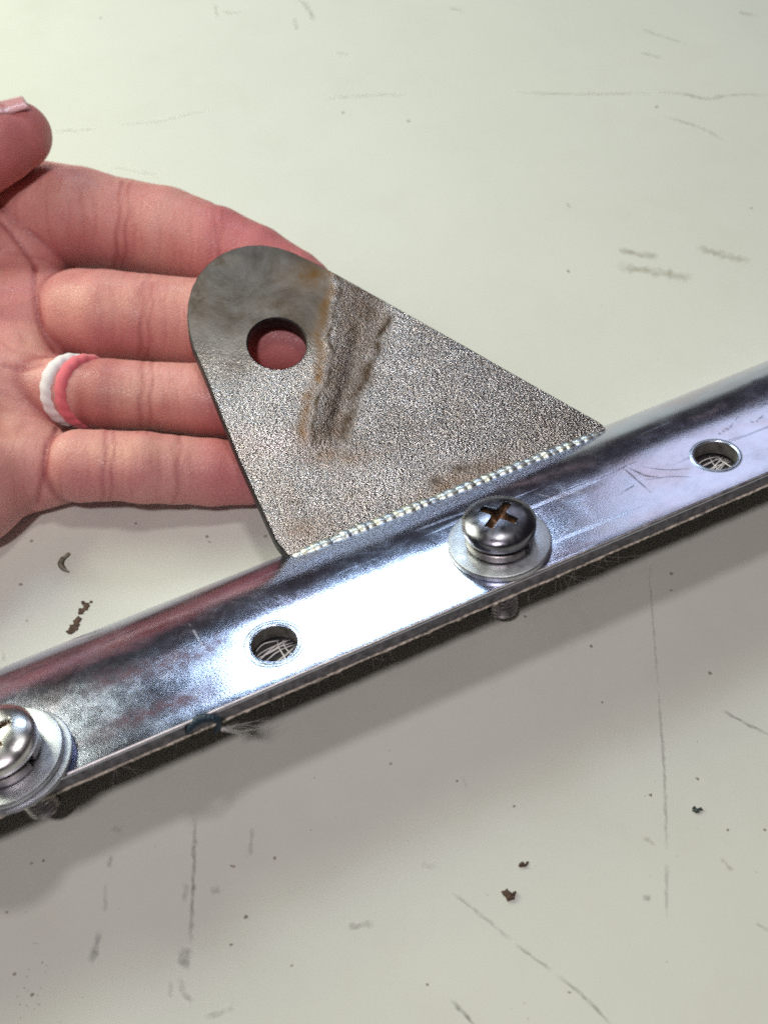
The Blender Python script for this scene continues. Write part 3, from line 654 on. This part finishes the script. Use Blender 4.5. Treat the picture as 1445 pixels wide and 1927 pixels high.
# ------------------------------------------------------------------ screws and washers
def screw(px, py, spin, gap, headm, lab, extra=0, tip=17.3, lean=(0, 0)):
    P = top(px, py) + Nn * .02; h0 = 0.0
    n_ = nrm(Nn + A * lean[0] + U * lean[1])
    a_ = nrm(A - n_ * np.dot(A, n_)); u_ = np.cross(n_, a_)
    fr = np.stack([a_, u_, n_], 1)
    for w in range(extra + 1):
        big = 9.2 if w == extra else 9.6
        sh = A * (.55 if (extra and w == 0) else 0) + U * (-.35 if (extra and w == 0) else 0)
        tw = (1.3 if not extra else 1.2) if w == extra else .7
        pr = [(3.3, 0), (3.3, tw), (3.4, tw + .02), (big - .45, tw), (big - .15, tw - .1), (big, tw - .35), (big, .2), (big - .15, 0)]
        V, F = lathe(pr, P + n_ * h0 + sh, a_, u_, n_, 80)
        o = mesh_obj('flat_washer', V, F, M_wash, origin=P + n_ * h0, frame=fr, angle=30)
        tag(o, lab['washer'][w], 'washer', 'flat washers under the screws'); h0 += tw + .04
    # split spring washer
    Nseg = 70; ri, ro_, tk = 3.4, 6.15, 1.55; V, F = [], []
    g0 = gap + .09
    for i in range(Nseg + 1):
        an = g0 + (2 * math.pi - .18) * i / Nseg; d = math.cos(an) * a_ + math.sin(an) * u_; lift = .1 + .95 * (1 - i / Nseg)
        c = P + n_ * (h0 + lift)
        for r, h in ((ri, 0), (ri, tk), (ro_ - .15, tk), (ro_, tk - .15), (ro_, .15), (ro_ - .15, 0)): V.append(c + d * r + n_ * h)
    for i in range(Nseg):
        for j in range(6): F.append((i * 6 + j, (i + 1) * 6 + j, (i + 1) * 6 + (j + 1) % 6, i * 6 + (j + 1) % 6))
    F.append(tuple(range(6))); F.append(tuple(Nseg * 6 + j for j in range(6))[::-1])
    o = mesh_obj('spring_washer', V, F, M_spring, origin=P + n_ * h0, frame=fr, angle=30); tag(o, lab['spring'], 'washer', 'split spring washers under the screw heads')
    h0 += tk + .95
    root = thing('screw', lab['screw'], 'screw', P + n_ * h0, 'cross head screws through the rail')
    # pan head as polar height field with a cross recess
    HR_, HH = 6.5, 3.9; nr_, na_ = 64, 192; rim = 1.5
    V, F = [], []
    def cross(x, y):
        c, s = math.cos(spin), math.sin(spin); X = abs(c * x + s * y); Y = abs(-s * x + c * y)
        Lw, hw = 3.5, .72
        arm1 = min(hw + .25 * max(0, 1.6 - X) ** 1.5 - Y, Lw - X); arm2 = min(hw + .25 * max(0, 1.6 - Y) ** 1.5 - X, Lw - Y)
        return max(arm1, arm2)
    for i in range(nr_ + 1):
        r = HR_ * (i / nr_)
        for k in range(na_):
            an = 2 * math.pi * k / na_; x, y = r * math.cos(an), r * math.sin(an)
            q = r / HR_; h = rim + (HH - rim) * math.sqrt(max(0, 1 - (q * .965) ** 2.3)) * (1 if q < 1 else 1)
            cv = cross(x, y); dep = float(sstep(-.05, .16, cv)) * (1.3 + .6 * max(0, 3.3 - r))
            if cv > -.1 and dep > .3: dep += .12 * math.sin(x * 7 + y * 5)
            V.append(P + n_ * (h0 + h - dep) + a_ * x + u_ * y)
    for i in range(nr_):
        for k in range(na_): F.append((i * na_ + k, (i + 1) * na_ + k, (i + 1) * na_ + (k + 1) % na_, i * na_ + (k + 1) % na_))
    nb_ = nr_ * na_
    last = nb_
    for r, h in ((HR_ + .02, rim * .6), (HR_ - .05, .35), (HR_ - .35, 0), (3, 0)):
        base_i = len(V)
        for k in range(na_):
            an = 2 * math.pi * k / na_; V.append(P + n_ * (h0 + h) + (a_ * math.cos(an) + u_ * math.sin(an)) * r)
        for k in range(na_): F.append((last + k, base_i + k, base_i + (k + 1) % na_, last + (k + 1) % na_))
        last = base_i
    Vn = np.array(V); rel = Vn - (P + n_ * h0); cvs = np.array([cross(q @ a_, q @ u_) for q in rel])
    fm = [1 if (min(cvs[list(f)]) > .02 and f[0] < nb_) else 0 for f in F]
    hd = mesh_obj('head', V, F, None, root, origin=P + n_ * h0, frame=fr, angle=50, mats=[headm, M_recess], fmat=fm)
    # threaded shank
    V, F = [], []; seg = 28; Ls = h0 + tip; pitch = 1.0; per = 10; n_s = int(Ls / pitch * per)
    for i in range(n_s + 1):
        h = -Ls * i / n_s
        for k in range(seg):
            an = 2 * math.pi * k / seg; ph_ = ((h / pitch + k / seg) % 1.0); r = 2.55 + .42 * (1 - abs(2 * ph_ - 1))
            if i > n_s - 8: r *= 1 - .05 * (i - n_s + 8)
            V.append(P + n_ * (h0 + h) + (a_ * math.cos(an) + u_ * math.sin(an)) * r)
    for i in range(n_s):
        for k in range(seg): F.append((i * seg + k, (i + 1) * seg + k, (i + 1) * seg + (k + 1) % seg, i * seg + (k + 1) % seg))
    F.append(tuple(n_s * seg + k for k in range(seg)))
    mesh_obj('threaded_shank', V, F, M_thread, root, origin=P, frame=fr, angle=35)
screw(940, 1026, .55, math.radians(-68), M_head, {'washer': ['grey flat washer under the screw beside the weld bead'], 'spring': 'dark split spring washer under the screw head beside the weld bead', 'screw': 'dark cross head screw near the weld bead with grimy recess'})
screw(22, 1434, .2, math.radians(-52), M_headb, {'washer': ['wide thin washer at the bottom of the pair at the left photo edge', 'upper thick flat washer of the pair at the left photo edge'], 'spring': 'split spring washer on the stacked pair of washers at the left edge', 'screw': 'bright screw cut off by the left photo edge, yellow glint on its head'}, extra=1, tip=14.2, lean=(-.12, 0))

# ------------------------------------------------------------------ the hand
def cp(l):
    out = []
    for x, y, z, r in l:
        P = at(x, y, z); out.append((P, 1.025 * r * depth(P) / FPX))
    return out
FING = {
 'index': cp([(60, 400, 10, 96), (150, 411, 11.5, 92), (225, 424, 12.3, 85), (310, 439, 12.8, 84), (405, 466, 12.8, 75), (480, 493, 12.5, 67), (555, 527, 12, 55), (575, 537, 12, 50)]),
 'middle': cp([(152, 590, 9.5, 82), (200, 594, 10.8, 83), (270, 600, 11, 82), (380, 612, 11, 84), (480, 631, 11, 79), (575, 648, 10.5, 68), (605, 653, 10.5, 62)]),
 'ring': cp([(202, 742, 10.6, 66), (275, 744, 10.5, 62), (380, 752, 10.5, 66), (470, 762, 10.3, 64), (545, 768, 10, 55)]),
 'little': cp([(152, 877, 9.3, 68), (205, 876, 9.8, 65), (270, 880, 10, 66), (330, 884, 8.8, 63), (400, 889, 7.6, 62), (470, 892, 6.8, 56), (490, 892, 6.6, 50)]),
 'ringbase': cp([(60, 733, 9, 56), (120, 735, 10.3, 60), (205, 742, 10.6, 61)]),
 'thumb': cp([(34, 256, 31, 62), (-5, 269, 31, 74), (-70, 300, 29.5, 84), (-170, 350, 26, 92), (-300, 430, 20, 115)]),
 'web': cp([(70, 480, 6, 48), (70, 590, 6, 46), (45, 690, 5, 40), (40, 800, 5, 38), (75, 880, 6, 42)]),
 'wrist': cp([(-250, 690, 15, 170), (-800, 860, 27, 235)]),
 'm1': cp([(110, 425, 7, 60), (-30, 470, 8.4, 82), (-300, 500, 13, 140)]),
 'm2': cp([(170, 592, 7.2, 66), (20, 600, 7.4, 68), (-300, 620, 12, 130)]),
 'm3': cp([(150, 742, 6.8, 58), (20, 735, 7.2, 66), (-300, 740, 12, 125)]),
 'm4': cp([(150, 885, 6.5, 52), (30, 890, 7.6, 62), (-60, 925, 9.5, 95), (-300, 990, 12, 135)]),
}
hs = .55
lo_ = np.array([-190., -56., -.6]); hi_ = np.array([8., 110., 56.])
dims = ((hi_ - lo_) / hs).astype(int) + 1
ax = [lo_[i] + hs * np.arange(dims[i], dtype=np.float32) for i in range(3)]
def cone_sdf(chain, k=1.5):
    """signed distance of a tapering limb on its own bounding box, joints blended"""
    ps = np.array([c[0] for c in chain]); rs = np.array([c[1] for c in chain])
    b0 = np.clip(((ps - rs[:, None]).min(0) - 4 - lo_) / hs, 0, dims - 1).astype(int); b1 = np.clip(((ps + rs[:, None]).max(0) + 4 - lo_) / hs + 1, 1, dims).astype(int)
    sl = tuple(slice(b0[i], b1[i]) for i in range(3))
    X, Y, Z = np.meshgrid(*[ax[i][sl[i]] for i in range(3)], indexing='ij'); out = None
    for (p, r), (q, r2) in zip(chain[:-1], chain[1:]):
        d = q - p; L2 = d @ d; h = np.clip(((X - p[0]) * d[0] + (Y - p[1]) * d[1] + (Z - p[2]) * d[2]) / L2, 0, 1).astype(np.float32)
        e = np.sqrt((X - p[0] - h * d[0]) ** 2 + (Y - p[1] - h * d[1]) ** 2 + (Z - p[2] - h * d[2]) ** 2) - (r + (r2 - r) * h)
        if out is None: out = e
        else:
            w = np.maximum(k - np.abs(out - e), 0) / k; out = np.minimum(out, e) - w * w * k * .25
    return sl, out.astype(np.float32)
vol = np.full(dims, 6.0, np.float32); vol2 = np.full(dims, 6.0, np.float32)
def smin(a, b_, k):
    w = np.maximum(k - np.abs(a - b_), 0) / k; return np.minimum(a, b_) - w * w * k * .25
# folds at the joints: (photo pixel, half width mm, depth mm)
FOLD = {'index': [(222, 430), (238, 430), (414, 468)], 'middle': [(266, 600), (283, 603), (452, 628)], 'ring': [(266, 744), (284, 745), (440, 760)], 'little': [(196, 876), (212, 876), (334, 884)]}
def fold(name, X, Y):
    f = np.zeros_like(X)
    for j, (x, y) in enumerate(FOLD.get(name, [])):
        P = at(x, y, 18); f += np.exp(-((X - P[0] + .12 * (Y - P[1]) + .25 * np.sin((Y - P[1]) * .9 + j)) / .55) ** 2) * (.24 if j != 1 else .18)
    return f
for nm_ in ('m1', 'm2', 'm3', 'm4', 'web', 'wrist'):
    sl, d = cone_sdf(FING[nm_], 4); vol[sl] = smin(vol[sl], d, 8.0)
for nm_ in ('ringbase', 'ring', 'little', 'middle', 'index', 'thumb'):
    sl, d = cone_sdf(FING[nm_], .6)
    if nm_ in FOLD:
        X, Y = np.meshgrid(ax[0][sl[0]], ax[1][sl[1]], indexing='ij'); d = d + (fold(nm_, X, Y))[:, :, None].astype(np.float32)
    vol2[sl] = np.minimum(np.maximum(vol[sl], d), vol2[sl]); vol[sl] = smin(vol[sl], d, .8)
# rests on the table: flattened underneath, and dented where the lug presses on the fingers
vol = np.maximum(vol, (.25 - ax[2])[None, None, :])
X, Y, Z = np.meshgrid(*ax, indexing='ij'); 
hp = (X - PP[0]) * PN[0] + (Y - PP[1]) * PN[1] + (Z - PP[2]) * PN[2]
vol = np.where((X > -45), np.maximum(vol, (hp + 3.7 - 14 * (1 - sstep(-46, -30, X))).astype(np.float32)), vol); del X, Y, Z, hp
def surface_nets(v, org, h):
    s = v < 0; nx, ny, nz = v.shape
    corners = [(i, j, k) for i in (0, 1) for j in (0, 1) for k in (0, 1)]
    cnt = sum(s[i:nx - 1 + i, j:ny - 1 + j, k:nz - 1 + k].astype(np.int8) for i, j, k in corners)
    cells = np.argwhere((cnt > 0) & (cnt < 8)); idx = -np.ones((nx - 1, ny - 1, nz - 1), np.int64); idx[tuple(cells.T)] = np.arange(len(cells))
    acc = np.zeros((len(cells), 3)); num = np.zeros(len(cells))
    for c in corners:
        for axx in range(3):
            if c[axx]: continue
            c2 = list(c); c2[axx] = 1
            va = v[tuple((cells + c).T)]; vb = v[tuple((cells + c2).T)]; mk = (va < 0) != (vb < 0)
            tt = np.where(mk, va / np.where(mk, va - vb, 1), 0); p = np.tile(np.array(c, float), (len(cells), 1)); p[:, axx] = tt
            acc += p * mk[:, None]; num += mk
    P = org + h * (cells + acc / num[:, None]); Q = []
    for axx in range(3):
        o1, o2 = [(1, 2), (2, 0), (0, 1)][axx]
        a = [slice(None)] * 3; b_ = [slice(None)] * 3; a[axx] = slice(0, -1); b_[axx] = slice(1, None)
        sa, sb = s[tuple(a)], s[tuple(b_)]; e = np.argwhere(sa != sb)
        e = e[(e[:, o1] > 0) & (e[:, o2] > 0) & (e[:, o1] < v.shape[o1] - 1) & (e[:, o2] < v.shape[o2] - 1)]
        e1 = np.zeros(3, int); e1[o1] = 1; e2 = np.zeros(3, int); e2[o2] = 1
        q = np.stack([idx[tuple((e - e1 - e2).T)], idx[tuple((e - e2).T)], idx[tuple(e.T)], idx[tuple((e - e1).T)]], 1)
        fl = sa[tuple(e.T)]; q[~fl] = q[~fl][:, ::-1]; Q.append(q)
    return P, np.vstack(Q)
HV, HF = surface_nets(vol, lo_, hs)
ed = np.vstack([HF[:, [0, 1]], HF[:, [1, 2]], HF[:, [2, 3]], HF[:, [3, 0]]])
deg = np.zeros(len(HV)); np.add.at(deg, ed[:, 0], 1); np.add.at(deg, ed[:, 1], 1)
for lam in (.5, -.45, .5, -.45, .4):
    acc = np.zeros_like(HV); np.add.at(acc, ed[:, 0], HV[ed[:, 1]]); np.add.at(acc, ed[:, 1], HV[ed[:, 0]]); HV = HV + lam * (acc / np.maximum(deg, 1)[:, None] - HV)
pxy = proj(HV); X, Y = pxy[:, 0], pxy[:, 1]
def g2(x, y, sx, sy): return np.exp(-((X - x) / sx) ** 2 - ((Y - y) / sy) ** 2)
flush = .85 * sstep(330, 440, X) + .75 * (1 - sstep(300, 350, Y + .6 * (X - 40))) + .45 * g2(430, 440, 110, 60) + .5 * g2(170, 460, 60, 50) + .4 * g2(180, 640, 70, 25) + .4 * g2(170, 910, 60, 30) + .5 * g2(20, 560, 40, 60)
flush += .35 * g2(240, 460, 25, 60)
pale = .8 * g2(200, 560, 100, 28) + .8 * g2(60, 640, 40, 30) + .8 * g2(220, 740, 80, 30) + .9 * g2(250, 850, 110, 25) + .6 * g2(20, 800, 50, 60) + .5 * g2(150, 360, 100, 25) + .5 * g2(330, 560, 60, 40)  # paler skin; lit spots on palm and middle finger are painted in
def sample(v, P):
    g = np.clip((P - lo_) / hs, 0, np.array(dims) - 1.001); i = g.astype(int); f = g - i; o = 0
    for c in [(a, b, e) for a in (0, 1) for b in (0, 1) for e in (0, 1)]:
        w = np.prod([f[:, k] if c[k] else 1 - f[:, k] for k in range(3)], axis=0); o = o + w * v[i[:, 0] + c[0], i[:, 1] + c[1], i[:, 2] + c[2]]
    return o
cre = .9 * np.exp(-(np.maximum(sample(vol2, HV), 0) / .75) ** 2)  # darker where fingers meet: shade of the gaps put into the skin colour
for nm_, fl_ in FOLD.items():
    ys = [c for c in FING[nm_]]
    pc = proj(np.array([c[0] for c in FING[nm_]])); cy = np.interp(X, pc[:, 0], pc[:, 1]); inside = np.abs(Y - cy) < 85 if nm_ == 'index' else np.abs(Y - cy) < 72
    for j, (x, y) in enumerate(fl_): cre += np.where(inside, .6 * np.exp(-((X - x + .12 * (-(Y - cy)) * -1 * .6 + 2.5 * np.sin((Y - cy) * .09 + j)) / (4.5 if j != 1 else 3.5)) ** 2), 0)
def near_line(pts):
    d = np.full(len(HV), 1e9)
    c = catmull([(x, y, 0) for x, y in pts], 10)[:, :2]
    for (ax_, ay_), (bx_, by_) in zip(c[:-1], c[1:]):
        L2 = (bx_ - ax_) ** 2 + (by_ - ay_) ** 2; h = np.clip(((X - ax_) * (bx_ - ax_) + (Y - ay_) * (by_ - ay_)) / L2, 0, 1)
        d = np.minimum(d, np.hypot(X - ax_ - h * (bx_ - ax_), Y - ay_ - h * (by_ - ay_)))
    return d
vn = np.zeros_like(HV); fn = np.cross(HV[HF[:, 2]] - HV[HF[:, 0]], HV[HF[:, 3]] - HV[HF[:, 1]])
for k in range(4): np.add.at(vn, HF[:, k], fn)
vn /= np.linalg.norm(vn, axis=1)[:, None] + 1e-12
facing = (vn @ CZ) > .1
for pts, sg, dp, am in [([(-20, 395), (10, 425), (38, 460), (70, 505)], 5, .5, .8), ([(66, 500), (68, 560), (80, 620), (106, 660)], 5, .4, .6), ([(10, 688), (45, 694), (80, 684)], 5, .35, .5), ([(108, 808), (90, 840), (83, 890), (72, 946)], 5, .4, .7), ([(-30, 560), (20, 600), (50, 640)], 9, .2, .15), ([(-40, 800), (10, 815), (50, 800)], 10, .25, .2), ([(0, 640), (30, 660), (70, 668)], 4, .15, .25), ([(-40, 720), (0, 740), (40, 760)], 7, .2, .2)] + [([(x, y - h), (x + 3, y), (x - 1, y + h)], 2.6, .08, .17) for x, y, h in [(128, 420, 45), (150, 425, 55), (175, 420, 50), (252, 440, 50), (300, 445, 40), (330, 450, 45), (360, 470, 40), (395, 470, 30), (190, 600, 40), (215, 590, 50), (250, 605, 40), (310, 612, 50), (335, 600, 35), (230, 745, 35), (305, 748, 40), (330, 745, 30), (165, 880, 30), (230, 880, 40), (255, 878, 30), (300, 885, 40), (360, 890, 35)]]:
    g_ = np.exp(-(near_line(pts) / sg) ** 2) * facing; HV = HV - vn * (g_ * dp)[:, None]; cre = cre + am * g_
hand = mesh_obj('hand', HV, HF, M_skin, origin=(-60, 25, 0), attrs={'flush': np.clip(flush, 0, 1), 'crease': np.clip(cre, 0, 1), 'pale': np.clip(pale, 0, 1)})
tag(hand, 'open left hand lying palm up with its fingers under the steel lug', 'hand')
# thumb nail: a thin curved plate following the thumb
(p0, r0), (p1, r1) = FING['thumb'][0], FING['thumb'][2]
ta = nrm(p0 - p1); vv = nrm(CAM - p0); vv = nrm(vv - ta * (vv @ ta)); uu = nrm(np.cross(vv, ta)); 
if uu @ CY < 0: uu = -uu
def thumb_r(s):                                     # radius at distance s back from the tip centre
    ds = np.array([np.linalg.norm(c[0] - p0) for c in FING['thumb'][:4]]); return float(np.interp(s, ds, [c[1] for c in FING['thumb'][:4]])), None
V, F, Fa = [], [], []; n1, n2 = 26, 24
pc = np.array([c[0] for c in FING['thumb'][:4]]); dsx = np.array([np.linalg.norm(c - p0) for c in pc])
NR_ = np.zeros((n1, n2)); NC = np.zeros((n1, 3)); ND = np.array([math.cos(math.radians(36 + 100 * k / (n2 - 1))) * vv + math.sin(math.radians(36 + 100 * k / (n2 - 1))) * uu for k in range(n2)])
for i in range(n1 - 1, -1, -1):
    s_ = -4.6 + 19.0 * i / (n1 - 1)
    NC[i] = np.array([np.interp(max(s_, 0), dsx, pc[:, k]) for k in range(3)]) + ta * max(0, -s_); tt_ = np.arange(14., 1.0, -.08)
    for k in range(n2):
        sv = sample(vol, NC[i] + ND[k] * tt_[:, None]); hit = int(np.argmax(sv < 0)); NR_[i, k] = tt_[hit] if sv[hit] < 0 else 1.0
        if s_ < -.5: NR_[i, k] = NR_[i + 1, k] * .985

for lay in (0, 1):
    for i in range(n1):
        s_ = -4.6 + 19.0 * i / (n1 - 1)
        for k in range(n2):
            V.append(NC[i] + ND[k] * (NR_[i, k] + .06 - lay * .4)); Fa.append(float(1 - sstep(-4.2, -3.8, s_)))
for i in range(n1 - 1):
    for k in range(n2 - 1):
        a_ = i * n2 + k; F.append((a_, a_ + 1, a_ + n2 + 1, a_ + n2)); b_ = a_ + n1 * n2; F.append((b_ + n2, b_ + n2 + 1, b_ + 1, b_))
o_ = n1 * n2
for k in range(n2 - 1): F.append((k + 1, k, o_ + k, o_ + k + 1)); e_ = (n1 - 1) * n2; F.append((e_ + k, e_ + k + 1, o_ + e_ + k + 1, o_ + e_ + k))
for i in range(n1 - 1):
    F.append((i * n2, (i + 1) * n2, o_ + (i + 1) * n2, o_ + i * n2)); e_ = n2 - 1; F.append(((i + 1) * n2 + e_, i * n2 + e_, o_ + i * n2 + e_, o_ + (i + 1) * n2 + e_))
mesh_obj('thumb_nail', V, F, M_nail, hand, origin=p0, attrs={'free': Fa})
# two tone cord ring on the ring finger
def band(cx, cy, mat, name, par, rmul=1.0):
    c = at(cx, cy, 10.9); axd = nrm(at(205, 742, 9.5) - at(120, 735, 8.8))
    v0 = nrm(CAM - c); w0 = nrm(np.cross(v0, axd)); q0 = nrm(np.cross(axd, w0))
    tiltv = nrm(q0 - axd * .55)
    V, F = [], []; n = 150; seg = 14; Rr = 6.15 * rmul
    pts = []
    for i in range(n):
        a_ = 2 * math.pi * i / n; pts.append(c + w0 * math.cos(a_) * Rr * 1.02 + tiltv * math.sin(a_) * Rr * 1.02)
    pts = np.array(pts)
    for i in range(n):
        T = nrm(pts[(i + 1) % n] - pts[i - 1]); rad = nrm(pts[i] - c); bn = np.cross(T, rad)
        for k in range(seg):
            b_ = 2 * math.pi * k / seg; tw = b_ - 9 * 2 * math.pi * i / n
            r = 1.85 * (1 + .055 * math.cos(2 * tw)); r2 = 1.5 * (1 + .055 * math.cos(2 * tw))
            V.append(pts[i] + bn * r * math.cos(b_) * .95 + rad * r2 * math.sin(b_) * .85)
    for i in range(n):
        for k in range(seg): F.append((i * seg + k, i * seg + (k + 1) % seg, ((i + 1) % n) * seg + (k + 1) % seg, ((i + 1) % n) * seg + k))
    return mesh_obj(name, V, F, mat, par, origin=c)
ringo = thing('ring', 'twisted cord ring in white and coral pink on the ring finger', 'ring', at(120, 735, 1))
band(136, 734, M_rwhite, 'white_cord', ringo); band(163, 737, M_rpink, 'pink_cord', ringo, 1.03)

# ------------------------------------------------------------------ lamp mirrored by the rail, and a light added for its right end
def mirror_dir(px, py):
    P = top(px, py); v = nrm(P - CAM); return P, v - 2 * np.dot(v, Nn) * Nn
P, d = mirror_dir(715, 1185); area('window_lamp', P + d * 650, P, 185, .66, (0.64, 0.81, 1.0), 72, 'RECTANGLE')
P, d = mirror_dir(1420, 870); area('wall_standin_light', P + d * 700, P, 230, .16, (0.86, 0.87, 1.0), 200, 'RECTANGLE')  # added light, stands in for a pale wall mirrored in the rail
